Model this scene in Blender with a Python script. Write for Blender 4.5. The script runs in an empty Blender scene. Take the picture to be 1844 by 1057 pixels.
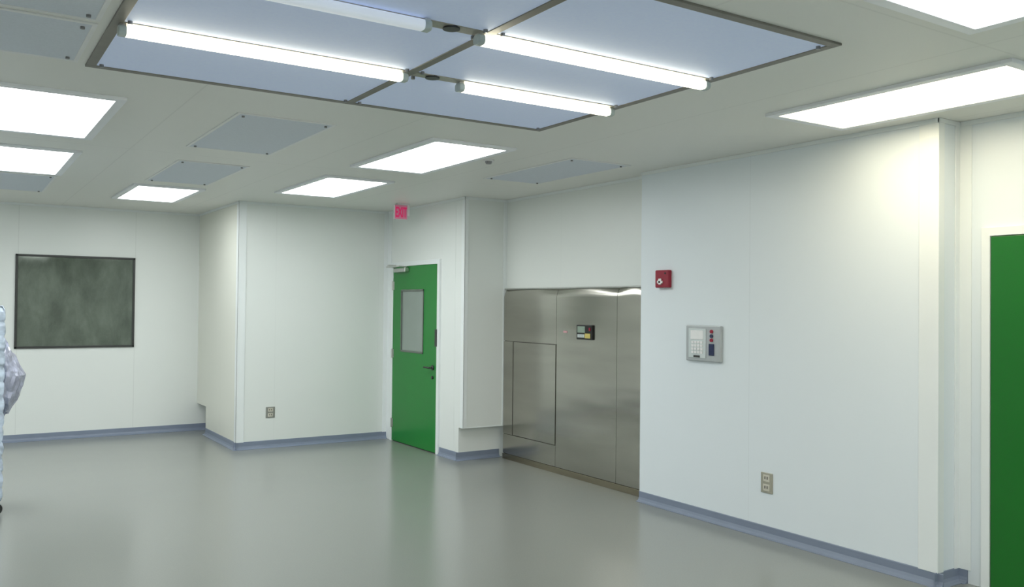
import bpy, bmesh, math
from mathutils import Vector, Matrix
from mathutils import noise as mn
sc=bpy.context.scene
sc.view_settings.view_transform='Standard'
sc.view_settings.look='None'
sc.view_settings.exposure=0.56
H=2.8
# ------------------------------------------------------------------ materials
def mat(name,col,rough=0.5,metal=0.0,spec=0.5,emit=None,es=0,noise=None,bump=None,coat=0,aniso=0,alpha=None,trans=0):
    m=bpy.data.materials.new(name); m.use_nodes=True; nt=m.node_tree; N=nt.nodes; L=nt.links
    b=N['Principled BSDF']
    b.inputs['Base Color'].default_value=(*col,1); b.inputs['Roughness'].default_value=rough
    b.inputs['Metallic'].default_value=metal; b.inputs['Specular IOR Level'].default_value=spec
    b.inputs['Coat Weight'].default_value=coat
    b.inputs['Transmission Weight'].default_value=trans
    if aniso: b.inputs['Anisotropic'].default_value=aniso
    if emit: b.inputs['Emission Color'].default_value=(*emit,1); b.inputs['Emission Strength'].default_value=es
    g=N.new('ShaderNodeNewGeometry')
    if noise:
        sx,amt=noise[0],noise[1]; st=noise[2] if len(noise)>2 else (1,1,1)
        mp=N.new('ShaderNodeMapping'); mp.inputs['Scale'].default_value=st; L.new(g.outputs['Position'],mp.inputs[0])
        n=N.new('ShaderNodeTexNoise'); n.inputs['Scale'].default_value=sx; n.inputs['Detail'].default_value=4; L.new(mp.outputs[0],n.inputs['Vector'])
        r=N.new('ShaderNodeMapRange'); r.inputs['From Min'].default_value=.3; r.inputs['From Max'].default_value=.7
        r.inputs['To Min'].default_value=1-amt; r.inputs['To Max'].default_value=1+amt; L.new(n.outputs[0],r.inputs[0])
        v=N.new('ShaderNodeVectorMath'); v.operation='SCALE'; v.inputs[0].default_value=col; L.new(r.outputs[0],v.inputs['Scale'])
        L.new(v.outputs[0],b.inputs['Base Color'])
    if bump:
        sx,amt=bump[0],bump[1]; st=bump[2] if len(bump)>2 else (1,1,1)
        mp=N.new('ShaderNodeMapping'); mp.inputs['Scale'].default_value=st; L.new(g.outputs['Position'],mp.inputs[0])
        n=N.new('ShaderNodeTexNoise'); n.inputs['Scale'].default_value=sx; L.new(mp.outputs[0],n.inputs['Vector'])
        bp=N.new('ShaderNodeBump'); bp.inputs['Strength'].default_value=amt; bp.inputs['Distance'].default_value=.01 if len(bump)<4 else bump[3]
        L.new(n.outputs[0],bp.inputs['Height']); L.new(bp.outputs[0],b.inputs['Normal'])
    return m
def seam_mat(name,col,rough,axes,width=.004,dark=.72,spec=.5,amt=.012):
    """panelled surface: thin joints at given world coordinates (axis, pitch, offset)"""
    m=mat(name,col,rough,spec=spec); nt=m.node_tree; N=nt.nodes; L=nt.links; b=N['Principled BSDF']
    g=N.new('ShaderNodeNewGeometry'); s=N.new('ShaderNodeSeparateXYZ'); L.new(g.outputs['Position'],s.inputs[0])
    prev=None
    for ax,pitch,off in axes:
        a=N.new('ShaderNodeMath'); a.operation='SUBTRACT'; L.new(s.outputs[ax],a.inputs[0]); a.inputs[1].default_value=off-pitch/2
        w=N.new('ShaderNodeMath'); w.operation='FLOORED_MODULO'; L.new(a.outputs[0],w.inputs[0]); w.inputs[1].default_value=pitch
        d=N.new('ShaderNodeMath'); d.operation='SUBTRACT'; L.new(w.outputs[0],d.inputs[0]); d.inputs[1].default_value=pitch/2
        e=N.new('ShaderNodeMath'); e.operation='ABSOLUTE'; L.new(d.outputs[0],e.inputs[0])
        f=N.new('ShaderNodeMath'); f.operation='LESS_THAN'; L.new(e.outputs[0],f.inputs[0]); f.inputs[1].default_value=width
        if prev:
            q=N.new('ShaderNodeMath'); q.operation='MAXIMUM'; L.new(prev.outputs[0],q.inputs[0]); L.new(f.outputs[0],q.inputs[1]); prev=q
        else: prev=f
    n=N.new('ShaderNodeTexNoise'); n.inputs['Scale'].default_value=.8; L.new(g.outputs['Position'],n.inputs['Vector'])
    r=N.new('ShaderNodeMapRange'); r.inputs['To Min'].default_value=1-amt; r.inputs['To Max'].default_value=1+amt; L.new(n.outputs[0],r.inputs[0])
    v=N.new('ShaderNodeVectorMath'); v.operation='SCALE'; v.inputs[0].default_value=col; L.new(r.outputs[0],v.inputs['Scale'])
    mx=N.new('ShaderNodeMix'); mx.data_type='RGBA'; L.new(prev.outputs[0],mx.inputs['Factor']); L.new(v.outputs[0],mx.inputs[6])
    mx.inputs[7].default_value=(col[0]*dark,col[1]*dark,col[2]*dark,1); L.new(mx.outputs[2],b.inputs['Base Color'])
    return m
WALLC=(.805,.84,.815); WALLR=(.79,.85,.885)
m_wallA=seam_mat('wall_panel_x',WALLC,.35,[(0,1.28,.70)],dark=.91)
m_wallC=seam_mat('wall_panel_c',WALLC,.35,[(0,1.28,3.18)],dark=.97)
m_wallB=seam_mat('wall_panel_b',(.79,.80,.72),.35,[(1,1.28,10.6)],dark=.97)
m_wallD=seam_mat('wall_panel_d',WALLC,.35,[(1,1.28,8.5)],dark=.98)
m_wallF=seam_mat('wall_panel_f',(.79,.82,.79),.35,[(1,1.28,7.0)],dark=.98)
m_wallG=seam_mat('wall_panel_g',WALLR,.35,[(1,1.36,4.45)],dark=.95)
m_trim=mat('white_trim',(.83,.87,.87),.35,noise=(3,.01))
m_ceil=seam_mat('ceiling_panel',(.80,.805,.765),.45,[(0,1.31,1.14),(1,5.0,7.06)],width=.005,dark=.92)
m_base=mat('cove_vinyl',(.21,.25,.33),.4,noise=(4,.04))
m_lens=mat('light_lens',(.9,.9,.9),.4,emit=(.96,.995,.99),es=7.0)
m_lensW=mat('light_lens_warm',(.9,.9,.9),.4,emit=(1,.89,.64),es=5.4)
m_tube=mat('tube_lens',(.9,.9,.9),.3,emit=(1,.95,.74),es=3.4)
m_tubeoff=mat('tube_lens_dim',(.72,.78,.86),.3,emit=(.85,.92,1),es=.22,noise=(5,.02))
m_cap=mat('tube_end_cap',(.50,.57,.56),.25,noise=(30,.1))
m_flange=mat('light_flange',(.88,.90,.94),.35,noise=(5,.02))
m_filter=mat('filter_media_added_glow',(.62,.71,.92),.6,noise=(60,.02),emit=(.60,.72,1.0),es=.08)  # faint blue emission added to brighten the panels; they are not lamps
m_diff=mat('diffuser_mesh',(.65,.70,.77),.55,noise=(90,.03))
m_dframe=mat('diffuser_frame',(.80,.81,.81),.4,noise=(9,.03))
m_grid=mat('grid_metal',(.20,.19,.165),.45,metal=.2,noise=(8,.1))
m_gridL=mat('grid_plate',(.36,.34,.29),.35,metal=.4,noise=(12,.15))
m_black=mat('black_plastic',(.012,.012,.012),.4,noise=(20,.1))
m_dark=mat('dark_gasket',(.035,.037,.035),.4,noise=(20,.1))
m_joint=mat('steel_joint_dark',(.12,.115,.10),.4,metal=.6,noise=(20,.1))  # dark metal of the backing plate and door gasket
m_greyf=mat('vision_gasket',(.13,.15,.13),.4,noise=(20,.1))
m_screw=mat('screw_metal',(.25,.25,.25),.35,metal=.8,noise=(50,.1))
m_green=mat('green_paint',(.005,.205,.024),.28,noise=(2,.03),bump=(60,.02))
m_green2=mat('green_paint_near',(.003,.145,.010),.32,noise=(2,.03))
m_chrome=mat('satin_chrome',(.62,.62,.60),.28,metal=1,noise=(30,.05))
m_steel=mat('brushed_steel_painted_reflect',(.45,.435,.39),.20,metal=1,noise=(1.5,.15,(1,.35,2.4)),bump=(1.3,.7,(1,.4,1.7),.02))  # horizontal tone bands in the colour stand in for reflected contrast
m_steelB=mat('brushed_steel_kick',(.36,.32,.24),.25,metal=1,noise=(30,.08,(1,.05,1)))
m_beige=mat('outlet_plate',(.38,.37,.30),.4,noise=(20,.05))
m_beigeD=mat('outlet_face',(.58,.56,.48),.4,noise=(20,.05))
m_steelplate=mat('outlet_plate_steel',(.30,.31,.28),.4,metal=.3,noise=(20,.05))
m_red=mat('red_plastic',(.30,.008,.03),.35,noise=(20,.05))
m_white=mat('white_plastic',(.85,.85,.85),.35,noise=(20,.02))
m_pad=mat('grey_panel_case',(.46,.49,.50),.38,metal=.25,noise=(20,.03))
m_padL=mat('pale_panel_face',(.62,.68,.68),.4,noise=(20,.03))
m_blue=mat('blue_black',(.02,.03,.09),.3,noise=(20,.1))
m_yel=mat('yellow_key',(.60,.50,.14),.4,noise=(20,.05))
m_lcd=mat('lcd_green',(.26,.34,.28),.25,noise=(20,.05))
m_redpale=mat('pink_plate',(.62,.35,.37),.4,noise=(20,.03))
m_redlet=mat('exit_red',(.70,.02,.14),.4,emit=(.9,.02,.18),es=.18,noise=(20,.03))
m_exitglow=mat('exit_lit_face',(.72,.26,.38),.4,emit=(1,.3,.5),es=.05,noise=(20,.03))
m_vglass=mat('vision_glass',(.27,.32,.29),.10,spec=.7,noise=(2,.05))
m_wrap=mat('plastic_wrap',(.55,.64,.76),.25,spec=.8,noise=(9,.28,(1,1,1.8)),bump=(11,.8,(1,1,1.5),.025))
m_bag=mat('grey_plastic_bag',(.42,.44,.55),.22,spec=.8,noise=(8,.28),bump=(11,1.0,(1,1,.8),.04))
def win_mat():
    m=mat('tinted_glass_painted_reflect',(.05,.07,.05),.06,spec=1.0,metal=.25); nt=m.node_tree;N=nt.nodes;L=nt.links;b=N['Principled BSDF']
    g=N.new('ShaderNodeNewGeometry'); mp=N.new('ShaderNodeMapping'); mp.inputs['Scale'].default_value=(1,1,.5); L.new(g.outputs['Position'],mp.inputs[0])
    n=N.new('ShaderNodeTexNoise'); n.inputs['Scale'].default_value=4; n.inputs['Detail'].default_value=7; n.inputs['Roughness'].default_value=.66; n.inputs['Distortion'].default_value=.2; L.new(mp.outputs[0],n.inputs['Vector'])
    r=N.new('ShaderNodeValToRGB'); r.color_ramp.elements[0].position=.36; r.color_ramp.elements[0].color=(.072,.094,.070,1)  # mottled base colour stands in for room reflections in the glass
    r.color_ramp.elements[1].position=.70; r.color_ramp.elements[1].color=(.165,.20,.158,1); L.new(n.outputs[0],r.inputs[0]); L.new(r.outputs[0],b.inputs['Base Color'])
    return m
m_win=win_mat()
def floor_mat():
    m=mat('epoxy_floor',(.24,.27,.235),.3); nt=m.node_tree;N=nt.nodes;L=nt.links;b=N['Principled BSDF']
    g=N.new('ShaderNodeNewGeometry')
    n=N.new('ShaderNodeTexNoise'); n.inputs['Scale'].default_value=120; n.inputs['Detail'].default_value=3; L.new(g.outputs['Position'],n.inputs['Vector'])
    r=N.new('ShaderNodeValToRGB'); r.color_ramp.elements[0].position=.35; r.color_ramp.elements[0].color=(.228,.243,.224,1)
    r.color_ramp.elements[1].position=.65; r.color_ramp.elements[1].color=(.242,.257,.237,1); L.new(n.outputs[0],r.inputs[0]); L.new(r.outputs[0],b.inputs['Base Color'])
    n2=N.new('ShaderNodeTexNoise'); n2.inputs['Scale'].default_value=1.0; L.new(g.outputs['Position'],n2.inputs['Vector'])
    q=N.new('ShaderNodeMapRange'); q.inputs['To Min'].default_value=.18; q.inputs['To Max'].default_value=.25; L.new(n2.outputs[0],q.inputs[0]); L.new(q.outputs[0],b.inputs['Roughness'])
    b.inputs['Specular IOR Level'].default_value=.8
    return m
m_floor=floor_mat()
# ------------------------------------------------------------------ helpers
def setparent(ob,par):
    if par is None: return
    bpy.context.view_layer.update()
    ob.parent=par; ob.matrix_parent_inverse=par.matrix_world.inverted()
def finish(bm,name,mt,origin,parent=None,smooth=False):
    me=bpy.data.meshes.new(name); bmesh.ops.translate(bm,verts=bm.verts,vec=-Vector(origin)); bmesh.ops.recalc_face_normals(bm,faces=bm.faces)
    bm.to_mesh(me); bm.free()
    if smooth:
        for p in me.polygons: p.use_smooth=True
    for q in (mt if isinstance(mt,(list,tuple)) else [mt]): me.materials.append(q)
    ob=bpy.data.objects.new(name,me); ob.location=origin; bpy.context.collection.objects.link(ob)
    setparent(ob,parent); return ob
def addbox(bm,x0,x1,y0,y1,z0,z1,bev=0,mi=0):
    t=bmesh.new(); bmesh.ops.create_cube(t,size=1)
    bmesh.ops.scale(t,vec=(x1-x0,y1-y0,z1-z0),verts=t.verts); bmesh.ops.translate(t,vec=((x0+x1)/2,(y0+y1)/2,(z0+z1)/2),verts=t.verts)
    if bev: bmesh.ops.bevel(t,geom=t.edges[:],offset=bev,segments=2,affect='EDGES',profile=.5)
    for f in t.faces: f.material_index=mi
    me=bpy.data.meshes.new('tmp'); t.to_mesh(me); t.free(); bm.from_mesh(me); bpy.data.meshes.remove(me)
def box(name,x0,x1,y0,y1,z0,z1,mt,bev=0,parent=None,struct=False):
    bm=bmesh.new(); addbox(bm,x0,x1,y0,y1,z0,z1,bev)
    ob=finish(bm,name,mt,((x0+x1)/2,(y0+y1)/2,z0),parent)
    if struct: ob['kind']='structure'
    return ob
def addcyl(bm,c,r,h,axis='Z',seg=20,r2=None,mi=0):
    t=bmesh.new(); bmesh.ops.create_cone(t,cap_ends=True,segments=seg,radius1=r,radius2=r if r2 is None else r2,depth=h)
    M={'Z':Matrix(),'X':Matrix.Rotation(math.pi/2,4,'Y'),'Y':Matrix.Rotation(math.pi/2,4,'X')}[axis]
    bmesh.ops.transform(t,matrix=Matrix.Translation(c)@M,verts=t.verts)
    for f in t.faces: f.material_index=mi
    me=bpy.data.meshes.new('tmp'); t.to_mesh(me); t.free(); bm.from_mesh(me); bpy.data.meshes.remove(me)
def multi(name,boxes,mt,parent=None,struct=False,bev=0,origin=None):
    bm=bmesh.new()
    for b in boxes: addbox(bm,*b,bev)
    o=origin or ((boxes[0][0]+boxes[0][1])/2,(boxes[0][2]+boxes[0][3])/2,boxes[0][4])
    ob=finish(bm,name,mt,o,parent)
    if struct: ob['kind']='structure'
    return ob
def thing(ob,label,cat,group=None):
    ob['label']=label; ob['category']=cat
    if group: ob['group']=group
    return ob
def empty(name,loc):
    e=bpy.data.objects.new(name,None); e.location=loc; e.empty_display_size=.1; bpy.context.collection.objects.link(e); return e
# ------------------------------------------------------------------ room shell
XL,YN=-3.6,-2.6
f=box('floor',XL-.1,5.4,YN-.1,11.9,-.1,0,m_floor,struct=True)
c=box('ceiling',XL-.1,5.4,YN-.1,11.9,H,H+.12,m_ceil,struct=True)
def wall(n,*a): return box('wall_'+n,*a,struct=True)
wall('far',XL,3.2,11.72,11.85,0,H,m_wallA)
wall('near',XL,5.35,YN-.1,YN,0,H,m_wallC)
wall('west',XL-.1,XL,YN,11.85,0,H,m_wallD)
multi('wall_chase',[(2.758,4.75,9.9,11.26,0,H),(2.758,3.2,11.26,11.72,.35,H)],m_wallC,struct=True)
multi('wall_chase_side',[(2.750,2.758,9.9,11.26,0,H),(2.750,2.758,11.26,11.72,.35,H)],m_wallB,struct=True)
wall('door_side',4.59,4.75,8.2,9.9,0,H,m_wallD)
multi('wall_pier',[(4.59,5.25,8.0,8.1,.35,H),(4.592,5.25,8.1,8.2,0,H)],m_wallC,struct=True)
wall('recess',5.114,5.3,5.66,8.0,0,H,m_wallF)
wall('east',4.977,5.3,2.99,5.65,0,H,m_wallG)
wall('east_near',5.2,5.35,YN,2.99,0,H,m_wallG)
def baseboard(side,p0,p1,n,h=.085,mt=None):
    p0=Vector((*p0,0));p1=Vector((*p1,0));n=Vector((*n,0))
    prof=[(0,0),(.040,0),(.040,.003),(.024,.007),(.012,.018),(.006,.036),(.005,h-.004),(.003,h),(0,h)]
    bm=bmesh.new(); A=[bm.verts.new(p0+n*a+Vector((0,0,b))) for a,b in prof]; B=[bm.verts.new(p1+n*a+Vector((0,0,b))) for a,b in prof]
    k=len(prof)
    for i in range(k): bm.faces.new((A[i],A[(i+1)%k],B[(i+1)%k],B[i]))
    bm.faces.new(A); bm.faces.new(B[::-1])
    ob=finish(bm,'baseboard_'+side,m_base,(p0+p1)/2); ob['kind']='structure'; return ob
baseboard('far',(XL,11.72),(3.1,11.72),(0,-1))
baseboard('chase_side',(2.75,9.87),(2.75,11.26),(-1,0))
baseboard('chase',(2.72,9.9),(4.59,9.9),(0,-1))
baseboard('door_side',(4.59,8.1),(4.59,8.52),(-1,0))
baseboard('pier',(4.56,8.1),(5.10,8.1),(0,-1))
baseboard('east',(4.977,2.95),(4.977,5.65),(-1,0))
baseboard('east_return',(4.94,2.99),(5.2,2.99),(0,-1))
baseboard('east_near',(5.2,2.93),(5.2,2.99),(-1,0))
baseboard('east_nearest',(5.2,YN),(5.2,1.45),(-1,0))
baseboard('west',(XL,YN),(XL,11.72),(1,0))
baseboard('near',(XL,YN),(5.2,YN),(0,1))
tn=[0]
def trim(x0,x1,y0,y1,z0,z1,bev=.002,mt=None):
    tn[0]+=1; return box('trim_%d'%tn[0],x0,x1,y0,y1,z0,z1,mt or m_trim,bev,struct=True)
trim(2.744,2.835,9.894,9.90,.08,H-.01); trim(2.744,2.75,9.894,9.97,.08,H-.01)
trim(4.584,4.59,9.80,9.9,0.0,H-.01); trim(4.53,4.59,9.894,9.9,.08,H-.01)
trim(4.584,4.63,7.994,8.0,.35,H-.01); trim(4.584,4.59,7.994,8.06,.35,H-.01)
trim(5.07,5.114,7.994,8.0,.35,H-.01)
trim(4.969,4.977,2.985,3.11,.08,H-.01,.003); trim(4.969,5.03,2.982,2.99,.08,H-.01,.003)
trim(5.15,5.2,2.982,2.99,.08,H-.01); trim(5.194,5.2,2.91,2.99,.08,H-.01)
cz=(H-.028,H)
trim(XL,2.75,11.706,11.72,*cz); trim(2.740,2.75,9.890,11.72,*cz); trim(2.74,4.59,9.890,9.9,*cz); trim(4.58,4.59,7.99,9.9,*cz)
trim(4.58,5.114,7.99,8.0,*cz); trim(5.104,5.114,5.66,8.0,*cz); trim(4.967,4.977,2.98,5.655,*cz); trim(4.967,5.2,2.98,2.99,*cz); trim(5.19,5.2,YN,2.99,*cz)
trim(4.588,5.114,7.997,8.0,.348,.36,.001)
# ------------------------------------------------------------------ window
w=empty('window_1',(1.325,11.72,1.09)); w['kind']='structure'
multi('frame',[(.672,.698,11.70,11.722,1.09,2.20),(1.949,1.975,11.70,11.722,1.09,2.20),(.672,1.975,11.70,11.722,2.175,2.20),(.672,1.975,11.70,11.722,1.09,1.115)],m_dark,parent=w,bev=.003)
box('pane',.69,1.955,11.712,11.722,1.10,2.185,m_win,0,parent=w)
# ------------------------------------------------------------------ doors
def build_door(name,X,y0,y1,ztop,mleaf,far=True):
    d=empty(name,(X,(y0+y1)/2,0)); d['kind']='structure'
    bm=bmesh.new()
    if far:
        wy0,wy1,wz0,wz1=8.89,9.48,1.09,1.83
        for b in [(y0,wy0,.012,ztop),(wy1,y1,.012,ztop),(wy0,wy1,.012,wz0),(wy0,wy1,wz1,ztop)]:
            addbox(bm,X-.022,X+.002,b[0],b[1],b[2],b[3])
        bmesh.ops.remove_doubles(bm,verts=bm.verts,dist=.0001)
    else: addbox(bm,X-.022,X+.002,y0,y1,.012,ztop,.003)
    finish(bm,'door_leaf',mleaf,(X,(y0+y1)/2,0),d)
    fw=.055
    multi('door_frame',[(X-.026,X+.002,y0-fw,y0-.004,0,ztop+fw),(X-.026,X+.002,y1+.004,y1+fw,0,ztop+fw),(X-.026,X+.002,y0-.006,y1+.006,ztop+.004,ztop+fw)],m_trim,parent=d,bev=.002)
    box('door_gap',X-.006,X+.001,y0-.004,y1+.004,0,ztop+.004,m_black,0,parent=d)
    if far:
        e=.022
        multi('vision_frame',[(X-.030,X+.002,wy0,wy0+e,wz0,wz1),(X-.030,X+.002,wy1-e,wy1,wz0,wz1),(X-.030,X+.002,wy0,wy1,wz0,wz0+e),(X-.030,X+.002,wy0,wy1,wz1-e,wz1)],m_greyf,parent=d,bev=.003)
        box('vision_pane',X-.016,X-.008,wy0+e,wy1-e,wz0+e,wz1-e,m_vglass,0,parent=d)
        cl=box('door_closer',X-.085,X-.022,9.27,9.58,ztop-.070,ztop-.022,m_chrome,.008,parent=d)
        bm=bmesh.new(); addbox(bm,X-.15,X-.10,9.30,9.64,ztop-.012,ztop+.004,.003); addbox(bm,X-.13,X-.03,9.61,9.65,ztop-.012,ztop+.024,.003); addcyl(bm,(X-.055,9.32,ztop-.014),.014,.024)
        addbox(bm,X-.14,X-.04,9.30,9.33,ztop-.012,ztop+.002,.002)
        finish(bm,'closer_arm',m_chrome,(X-.1,9.4,ztop),cl)
        bm=bmesh.new(); addcyl(bm,(X-.028,8.655,.95),.028,.012,'X'); addcyl(bm,(X-.05,8.655,.95),.010,.05,'X'); addcyl(bm,(X-.072,8.71,.95),.010,.13,'Y')
        addcyl(bm,(X-.028,8.655,.84),.018,.012,'X')
        finish(bm,'door_handle',m_dark,(X,8.655,.95),d,True)
        box('latch_guard',X-.034,X-.022,8.555,8.60,1.19,1.38,m_dark,.003,parent=d)
        for z in (.22,1.06,1.88):
            bm=bmesh.new(); addcyl(bm,(X-.03,y1+.003,z),.010,.11); addbox(bm,X-.026,X-.02,y1-.03,y1+.03,z-.05,z+.05)
            finish(bm,'hinge',m_chrome,(X,y1,z),d)
    return d
build_door('door_1',4.59,8.572,9.70,2.105,m_green)
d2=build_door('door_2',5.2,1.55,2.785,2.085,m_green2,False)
bm=bmesh.new(); addcyl(bm,(5.172,1.64,.98),.03,.012,'X'); addcyl(bm,(5.15,1.64,.98),.01,.05,'X'); addcyl(bm,(5.128,1.70,.98),.01,.13,'Y')
finish(bm,'door_handle',m_chrome,(5.2,1.64,.98),d2,True)
# ------------------------------------------------------------------ autoclave front
A=empty('autoclave',(5.09,6.83,0)); thing(A,'brushed stainless steel sterilizer front built into the wall recess','sterilizer')
FX=5.082          # plane of the steel fronts
def steel_panel(name,y0,y1,z0,z1,par,crown=True,dx0=0,mt=None):
    g=.002; y0+=g;y1-=g;z0+=g;z1-=g
    bm=bmesh.new(); prof=[(0,z0)]; ch=.085; K=14
    if crown:
        zc=z1-ch; prof.append((0,zc-.02)); prof.append((0,zc)); xx=0;zz=zc
        for i in range(K):
            ang=math.radians(18*(i+1)/K); dz=ch/K; zz+=dz; xx+=math.tan(ang)*dz; prof.append((xx,zz))
    else: prof.append((0,z1))
    X0=FX-dx0; NY=16 if crown else 1; rows=[]
    for dx,z in prof:
        rows.append([bm.verts.new((min(5.1125,X0+dx*(1+1.1*(2*j/NY-1)**2 if NY>1 else 1)),y0+(y1-y0)*j/NY,z)) for j in range(NY+1)])
    for a,b in zip(rows,rows[1:]):
        for j in range(NY):
            fc=bm.faces.new((a[j],a[j+1],b[j+1],b[j])); fc.smooth=True
    def skirt(vs):
        fr=[bm.verts.new(v.co) for v in vs]; back=[bm.verts.new((5.113,v.co.y,v.co.z)) for v in vs]
        for i in range(len(vs)-1): bm.faces.new((fr[i],fr[i+1],back[i+1],back[i]))
    skirt(rows[0]);skirt(rows[-1]);skirt([r[0] for r in rows]);skirt([r[-1] for r in rows])
    return finish(bm,name,mt or m_steel,(5.113,(y0+y1)/2,z0),par)
box('backing_plate',5.094,5.1135,5.665,7.985,.05,1.70,m_joint,0,parent=A)
steel_panel('upper_panel',7.02,7.990,1.27,1.822,A)
steel_panel('side_panel',7.80,7.990,.27,1.27,A,False)
steel_panel('chamber_door',7.022,7.795,.275,1.266,A,False,dx0=.006)
steel_panel('lower_panel',7.02,7.990,.06,.27,A,False)
steel_panel('center_panel',6.09,7.02,.06,1.822,A)
steel_panel('end_panel',5.665,6.09,.06,1.822,A)
box('kick_plate',FX-.006,5.113,5.665,7.990,.0,.058,m_steelB,.002,parent=A)
box('header_strip',5.085,5.113,5.665,7.990,1.824,1.838,m_chrome,.002,parent=A)
cs=box('control_panel',FX-.022,FX+.002,6.43,6.665,1.335,1.475,m_black,.006,parent=A)
q0,q1=FX-.026,FX-.021
box('display',q0,q1,6.53,6.645,1.40,1.462,m_lcd,.001,parent=cs)
box('keypad',q0,q1,6.45,6.53,1.35,1.395,m_yel,.001,parent=cs)
box('stop_button',q0-.002,q1,6.445,6.47,1.42,1.45,m_red,.002,parent=cs)
multi('key_strip',[(q0,q1,6.54+.022*i,6.555+.022*i,1.355,1.385) for i in range(5)],m_padL,parent=cs)
box('maker_plate',FX-.005,FX+.001,6.84,6.90,1.39,1.41,m_redpale,.001,parent=A)
multi('door_gasket',[(FX-.009,FX,7.788,7.799,.275,1.272),(FX-.009,FX,7.022,7.799,1.264,1.272)],m_joint,parent=A,bev=.001)
# ------------------------------------------------------------------ wall devices
fa=empty('fire_alarm_pull_station',(4.977,5.35,1.81)); thing(fa,'small red fire alarm pull station on white wall','fire alarm')
box('housing',4.935,4.979,5.275,5.43,1.81,1.955,m_red,.008,parent=fa)
bm=bmesh.new(); addbox(bm,4.922,4.936,5.335,5.395,1.845,1.868,.004); addbox(bm,4.922,4.936,5.35,5.38,1.835,1.885,.004); finish(bm,'pull_handle',m_white,(4.93,5.36,1.85),fa)
box('lock',4.930,4.936,5.30,5.315,1.92,1.935,m_black,.002,parent=fa)
kp=empty('door_control_panel',(4.977,4.895,1.23)); thing(kp,'grey wall control panel with keypad, display and red indicators','control panel')
box('case',4.950,4.979,4.71,5.08,1.23,1.51,m_pad,.008,parent=kp)
box('face_plate',4.944,4.951,4.86,5.045,1.255,1.485,m_padL,.003,parent=kp)
box('display',4.940,4.945,4.885,5.02,1.40,1.47,m_white,.002,parent=kp)
multi('keypad_keys',[(4.938,4.945,4.89+.032*i,4.914+.032*i,1.29+.026*j,1.309+.026*j) for i in range(4) for j in range(4)],m_white,parent=kp,bev=.002)
multi('name_strip',[(4.940,4.945,4.92,4.985,1.26,1.275)],m_dark,parent=kp)
for z,mm in ((1.465,m_red),(1.43,m_blue),(1.398,m_red)):
    bm=bmesh.new(); addcyl(bm,(4.946,4.80,z),.014,.012,'X'); finish(bm,'indicator_button',mm,(4.946,4.80,z),kp)
box('card_reader',4.940,4.951,4.775,4.825,1.28,1.37,m_blue,.003,parent=kp)
def outlet(name,axis,p,wd,hg,z0,mp,mf,label):
    e=empty(name,p); thing(e,label,'electrical outlet')
    def bx(n,a0,a1,d0,d1,zz0,zz1,m,b,par):
        if axis=='X': return box(n,p[0]-d1,p[0]-d0,p[1]+a0,p[1]+a1,zz0,zz1,m,b,parent=par)
        return box(n,p[0]+a0,p[0]+a1,p[1]-d1,p[1]-d0,zz0,zz1,m,b,parent=par)
    bx('cover_plate',-wd/2,wd/2,0,.008,z0,z0+hg,mp,.003,e)
    for s in (.10,.56):
        r=bx('receptacle',-wd*.28,wd*.28,.007,.012,z0+hg*s,z0+hg*(s+.34),mf,.003,e)
        bx('slot',-wd*.13,-wd*.07,.011,.0135,z0+hg*(s+.12),z0+hg*(s+.26),m_black,0,r)
        bx('slot',wd*.07,wd*.13,.011,.0135,z0+hg*(s+.12),z0+hg*(s+.26),m_black,0,r)
outlet('electrical_outlet','X',(4.977,4.275,.32),.105,.145,.32,m_beige,m_beigeD,'beige duplex outlet low on white wall panel')
outlet('electrical_outlet','Y',(3.135,9.9,.34),.105,.125,.34,m_steelplate,m_beigeD,'grey steel duplex outlet on boxed-out wall')
# exit sign
ex=empty('exit_sign',(4.36,9.0,H)); thing(ex,'red and white lit exit sign under the ceiling','exit sign')
box('housing',4.24,4.40,8.998,9.03,2.62,2.785,m_white,.005,parent=ex)
box('lit_face',4.243,4.397,8.994,8.999,2.623,2.780,m_exitglow,.001,parent=ex)
cu=bpy.data.curves.new('exit_txt','FONT'); cu.body='EXIT'; cu.size=.1; cu.extrude=.002; cu.align_x='CENTER'; cu.offset=.002
to=bpy.data.objects.new('tmp_txt',cu); bpy.context.collection.objects.link(to); bpy.context.view_layer.update()
me=bpy.data.meshes.new_from_object(to.evaluated_get(bpy.context.evaluated_depsgraph_get())); bpy.data.objects.remove(to)
xs=[v.co.x for v in me.vertices]; ys=[v.co.y for v in me.vertices]; wx=max(xs)-min(xs); hy=max(ys)-min(ys); mx_=(max(xs)+min(xs))/2; my_=min(ys)
for v in me.vertices:
    x,y,z=v.co; v.co=((x-mx_)*.138/wx,-z,(y-my_)*.115/hy)
me.materials.clear(); me.materials.append(m_redlet)
lt=bpy.data.objects.new('exit_lettering',me); lt.location=(4.32,8.992,2.643); bpy.context.collection.objects.link(lt); setparent(lt,ex)
box('mounting_box',4.40,4.43,9.0,9.028,2.66,2.80,m_white,.005,parent=ex)
box('canopy',4.27,4.42,8.99,9.035,2.785,2.80,m_white,.003,parent=ex)
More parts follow.
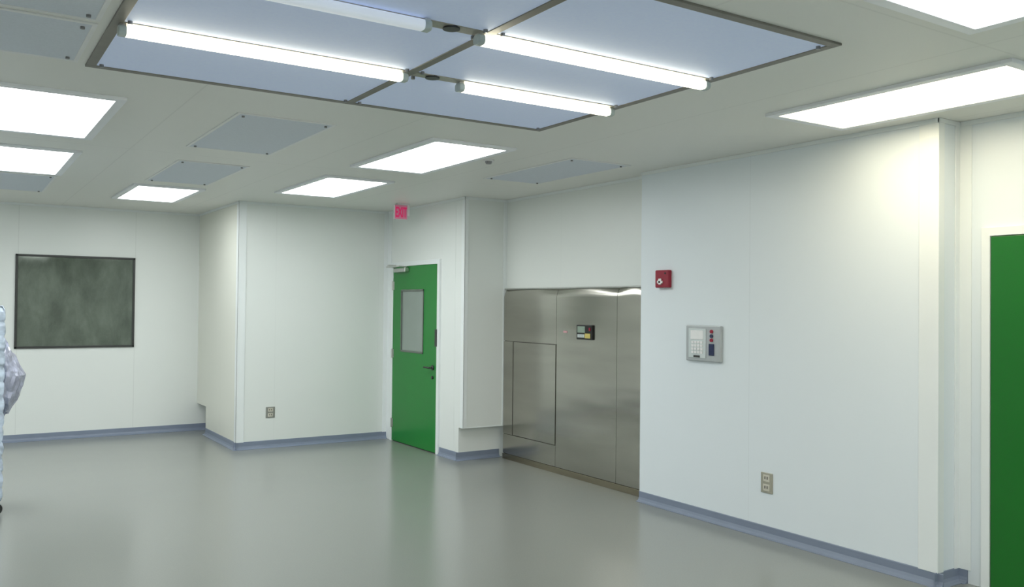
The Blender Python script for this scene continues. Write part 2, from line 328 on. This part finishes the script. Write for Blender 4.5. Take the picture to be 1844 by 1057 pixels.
# ------------------------------------------------------------------ ceiling fixtures
def ring(x0,x1,y0,y1,w,z0,z1): return [(x0-w,x1+w,y0-w,y0,z0,z1),(x0-w,x1+w,y1,y1+w,z0,z1),(x0-w,x0,y0,y1,z0,z1),(x1,x1+w,y0,y1,z0,z1)]
def troffer(x0,x1,y0,y1,mt=None,lab='bright recessed rectangular troffer light in white ceiling'):
    e=empty('ceiling_light',((x0+x1)/2,(y0+y1)/2,H)); thing(e,lab,'ceiling light','recessed troffer lights')
    multi('flange',ring(x0,x1,y0,y1,.055,H-.018,H+.001),m_flange,parent=e,bev=.003)
    box('lens',x0,x1,y0,y1,H-.010,H+.001,mt or m_lens,0,parent=e)
troffer(.19,.785,5.36,6.70)
troffer(.19,.80,7.43,8.79)
troffer(1.56,2.13,9.13,10.38)
troffer(2.84,3.42,5.37,6.73)
troffer(2.87,3.44,7.47,8.80)
troffer(4.11,4.71,2.14,3.46,m_lensW,'long recessed troffer light with warm glow beside wall')
troffer(2.87,3.47,.58,1.93)
for (a,b) in ((-1.15,5.36),(-1.15,7.43),(-2.5,1.0),(-1.15,9.1),(.2,.58),(1.5,-1.7),(-1.0,-1.7),(4.1,-1.6)): troffer(a,a+.6,b,b+1.35)  # unseen troffers added to light the room, continuing the ceiling layout
def diffuser(x0,x1,y0,y1):
    e=empty('ceiling_air_diffuser',((x0+x1)/2,(y0+y1)/2,H)); thing(e,'flat grey perforated air filter panel flush in ceiling','air vent','flush ceiling filter panels')
    multi('frame',ring(x0,x1,y0,y1,.02,H-.006,H+.001),m_dframe,parent=e,bev=.002)
    box('filter_screen',x0,x1,y0,y1,H-.004,H+.001,m_diff,0,parent=e)
    for cx,cy in ((x0+.03,y0+.05),(x1-.03,y0+.05),(x0+.03,y1-.05),(x1-.03,y1-.05)):
        bm=bmesh.new(); addcyl(bm,(cx,cy,H-.008),.009,.012,'Z',12); finish(bm,'fastener',m_screw,(cx,cy,H-.008),e)
diffuser(1.48,2.07,5.33,6.66); diffuser(1.57,2.11,7.38,8.75); diffuser(4.07,4.63,5.43,6.73)
diffuser(-.12,.49,3.98,4.62); diffuser(-.12,.49,3.2,3.9); diffuser(.22,.82,9.03,10.36)
bm=bmesh.new(); addcyl(bm,(3.58,5.88,H-.006),.045,.012,'Z',28); addcyl(bm,(3.58,5.88,H-.02),.022,.024,'Z',20,.03,1)
o=finish(bm,'smoke_detector',[m_white,m_screw],(3.58,5.88,H)); thing(o,'small round white detector on ceiling','smoke detector')
# ------------------------------------------------------------------ filter grid
G=empty('ceiling_filter_unit',(1.9,3.5,H)); thing(G,'large metal-framed ceiling grid of pale blue filter panels','ceiling filter unit')
gx=[.57,1.906,3.22]; gy=[2.41,3.148,3.885,4.665]
w2=.022
fr=[(gx[0]-w2,gx[2]+w2,gy[0]-w2,gy[0]+w2,H-.010,H+.001),(gx[0]-w2,gx[2]+w2,gy[3]-w2,gy[3]+w2,H-.010,H+.001),
    (gx[0]-w2,gx[0]+w2,gy[0]+w2,gy[3]-w2,H-.010,H+.001),(gx[2]-w2,gx[2]+w2,gy[0]+w2,gy[3]-w2,H-.010,H+.001),(gx[1]-w2,gx[1]+w2,gy[0]+w2,gy[3]-w2,H-.010,H+.001)]
multi('grid_frame',fr,m_grid,parent=G,bev=.002)
for k,yy in enumerate((gy[1],gy[2])):
    r=multi('lamp_rail',[(gx[0]+w2,gx[1]-w2,yy-.035,yy+.035,H-.010,H+.001),(gx[1]+w2,gx[2]-w2,yy-.035,yy+.035,H-.010,H+.001)],m_gridL,parent=G,bev=.002)
    hx=(1.73,2.03)[k]
    bm=bmesh.new(); addcyl(bm,(hx,yy,H-.012),.036,.008,'Z',28); finish(bm,'sprinkler_opening',m_black,(hx,yy,H-.012),r)
for i in range(2):
    for j in range(3):
        x0,x1,y0,y1=gx[i]+w2,gx[i+1]-w2,gy[j]+w2,gy[j+1]-w2
        fp=box('filter_panel',x0,x1,y0,y1,H-.006,H+.001,m_filter,0,parent=G)
        for cx,cy in ((x0+.02,y0+.03),(x1-.02,y0+.03),(x0+.02,y1-.03),(x1-.02,y1-.03)):
            bm=bmesh.new(); addcyl(bm,(cx,cy,H-.012),.010,.016,'Z',10); finish(bm,'fastener',m_screw,(cx,cy,H-.012),fp)
def tube(x0,x1,yy,mt=None,lab='slim glowing fluorescent tube lamp hung under filter grid'):
    z=H-.036; e=empty('fluorescent_lamp',((x0+x1)/2,yy,H)); thing(e,lab,'fluorescent lamp','tube lamps under the filter grid')
    def sgn(v,p): return math.copysign(abs(v)**p,v)
    def rod(a,b,rs,rz,n,mt,seg=28,pw=.6):
        bm=bmesh.new(); S=[(a,.92),(a+.003,1),(b-.003,1),(b,.92)]; R=[]
        for x,s in S: R.append([bm.verts.new((x,yy+rs*s*sgn(math.cos(t*2*math.pi/seg),pw),z+rz*s*sgn(math.sin(t*2*math.pi/seg),pw))) for t in range(seg)])
        for p,q in zip(R,R[1:]):
            for t in range(seg): bm.faces.new((p[t],p[(t+1)%seg],q[(t+1)%seg],q[t]))
        bm.faces.new(R[0]);bm.faces.new(R[-1][::-1])
        return finish(bm,n,mt,((a+b)/2,yy,z),e)
    rod(x0+.028,x1-.028,.027,.021,'tube',mt or m_tube); rod(x0,x0+.030,.0285,.022,'end_cap',m_cap); rod(x1-.030,x1,.0285,.022,'end_cap',m_cap)
    for q in (x0+.003,x1-.028): box('mounting_clip',q,q+.025,yy-.018,yy+.018,H-.022,H-.009,m_chrome,0,parent=e)
tube(.575,1.885,gy[2]); tube(2.18,3.20,gy[2]+.01)
tube(.32,1.61,gy[1]-.035,m_tubeoff,'slim unlit pale blue tube lamp under filter grid')
tube(1.85,3.20,gy[1]+.0)
# ------------------------------------------------------------------ covered cart at the side
ct=empty('storage_cart',(-.05,8.0,0)); thing(ct,'tall wheeled cart shrouded in pale blue-white plastic wrap','cart')
cx0,cx1,cy0,cy1=-.5,.345,7.80,8.22
for px,py in ((cx0,cy0),(cx1,cy0),(cx0,cy1),(cx1,cy1)):
    bm=bmesh.new(); addcyl(bm,(px,py,.85),.013,1.40,'Z',12); finish(bm,'post',m_chrome,(px,py,.12),ct,True)
    bm=bmesh.new(); addcyl(bm,(px,py,.045),.045,.028,'Y',20); addbox(bm,px-.03,px+.015,py-.024,py+.024,.06,.14,.004); finish(bm,'caster',m_black,(px,py,0),ct)
for z in (.16,.62,1.02,1.42):
    bm=bmesh.new()
    for yy in (cy0,cy1): addcyl(bm,((cx0+cx1)/2,yy,z),.006,cx1-cx0,'X',8)
    for xx in (cx0,cx1): addcyl(bm,(xx,(cy0+cy1)/2,z),.006,cy1-cy0,'Y',8)
    for i in range(1,24): addcyl(bm,(cx0+(cx1-cx0)*i/24,(cy0+cy1)/2,z),.003,cy1-cy0,'Y',6)
    finish(bm,'wire_shelf',m_chrome,((cx0+cx1)/2,(cy0+cy1)/2,z),ct)
bm=bmesh.new(); rings=[]; x0,x1,y0,y1=-.54,.392,7.755,8.265
outline=[]
for i in range(44): outline.append((x0+(x1-x0)*i/44,y0,0,-1))
for i in range(24): outline.append((x1,y0+(y1-y0)*i/24,1,0))
for i in range(44): outline.append((x1-(x1-x0)*i/44,y1,0,1))
for i in range(24): outline.append((x0,y1-(y1-y0)*i/24,-1,0))
NZ=120
for k in range(NZ+1):
    z=.10+(1.60-.10)*k/NZ; r=[]
    ph=(z-.10)/.1154; layer=abs(math.sin(math.pi*ph))**.45
    for (x,y,nx,ny) in outline:
        cr=abs(mn.noise(Vector((x*8,y*8,z*6+3))))*.020+abs(mn.noise(Vector((x*19,y*19,z*13))))*.010
        n=(layer-1)*.016-cr
        zz=z if 0<k<NZ else z+mn.noise(Vector((x*7,y*7,1)))*.02
        r.append(bm.verts.new((x+nx*n,y+ny*n,zz)))
    rings.append(r)
n_=len(outline)
for a,b in zip(rings,rings[1:]):
    for i in range(n_): bm.faces.new((a[i],a[(i+1)%n_],b[(i+1)%n_],b[i]))
cen=bm.verts.new(((x0+x1)/2,(y0+y1)/2,1.585))
for i in range(n_): bm.faces.new((rings[-1][i],rings[-1][(i+1)%n_],cen))
ob=finish(bm,'plastic_cover',m_wrap,(0,8.0,.10),ct,True); ob['label']='layered pale blue-white plastic wrap'
# grey bag sagging off the end of the cart: faceted, angular folds
bm=bmesh.new(); bmesh.ops.create_icosphere(bm,subdivisions=4,radius=1)
for v in bm.verts:
    p=v.co.copy(); t=p.z
    cr=abs(mn.noise(Vector((p.x*2.5,p.y*2.5,p.z*2.0))))*.22+abs(mn.noise(Vector((p.x*6,p.y*6,p.z*4))))*.14
    s=1.10-cr
    q=Vector((p.x*s*.135,p.y*s*.20,p.z*s*.30))
    if t>0: q.x*=1-.75*t; q.x-=.02*t
    if t<-.3: q.x*=1+.6*(t+.3)
    v.co=q+Vector((.40,8.0,1.06))
ob=finish(bm,'hanging_bag',m_bag,(.40,8.0,1.06),ct,False); ob['label']='crumpled grey translucent plastic bag'
# ------------------------------------------------------------------ world + camera
wd=bpy.data.worlds.new('world'); sc.world=wd; wd.use_nodes=True; wd.node_tree.nodes['Background'].inputs[0].default_value=(.8,.85,.9,1); wd.node_tree.nodes['Background'].inputs[1].default_value=.2
P=dict(f=1570.66,yaw=0.5753,pitch=0.0146,roll=0.0101,h=1.6449)
cy,sy=math.cos(P['yaw']),math.sin(P['yaw']); cp,sp=math.cos(P['pitch']),math.sin(P['pitch'])
F=Vector((sy*cp,cy*cp,sp)); R=Vector((cy,-sy,0)); U=R.cross(F); cr,sr=math.cos(P['roll']),math.sin(P['roll'])
R2=cr*R+sr*U; U2=-sr*R+cr*U
cd=bpy.data.cameras.new('camera'); cam=bpy.data.objects.new('camera',cd); bpy.context.collection.objects.link(cam)
M=Matrix((R2,U2,-F)).transposed().to_4x4(); M.translation=Vector((0,0,P['h'])); cam.matrix_world=M
cd.sensor_width=36; cd.sensor_fit='HORIZONTAL'; cd.lens=P['f']*36/1844; cd.clip_start=.05
sc.camera=cam
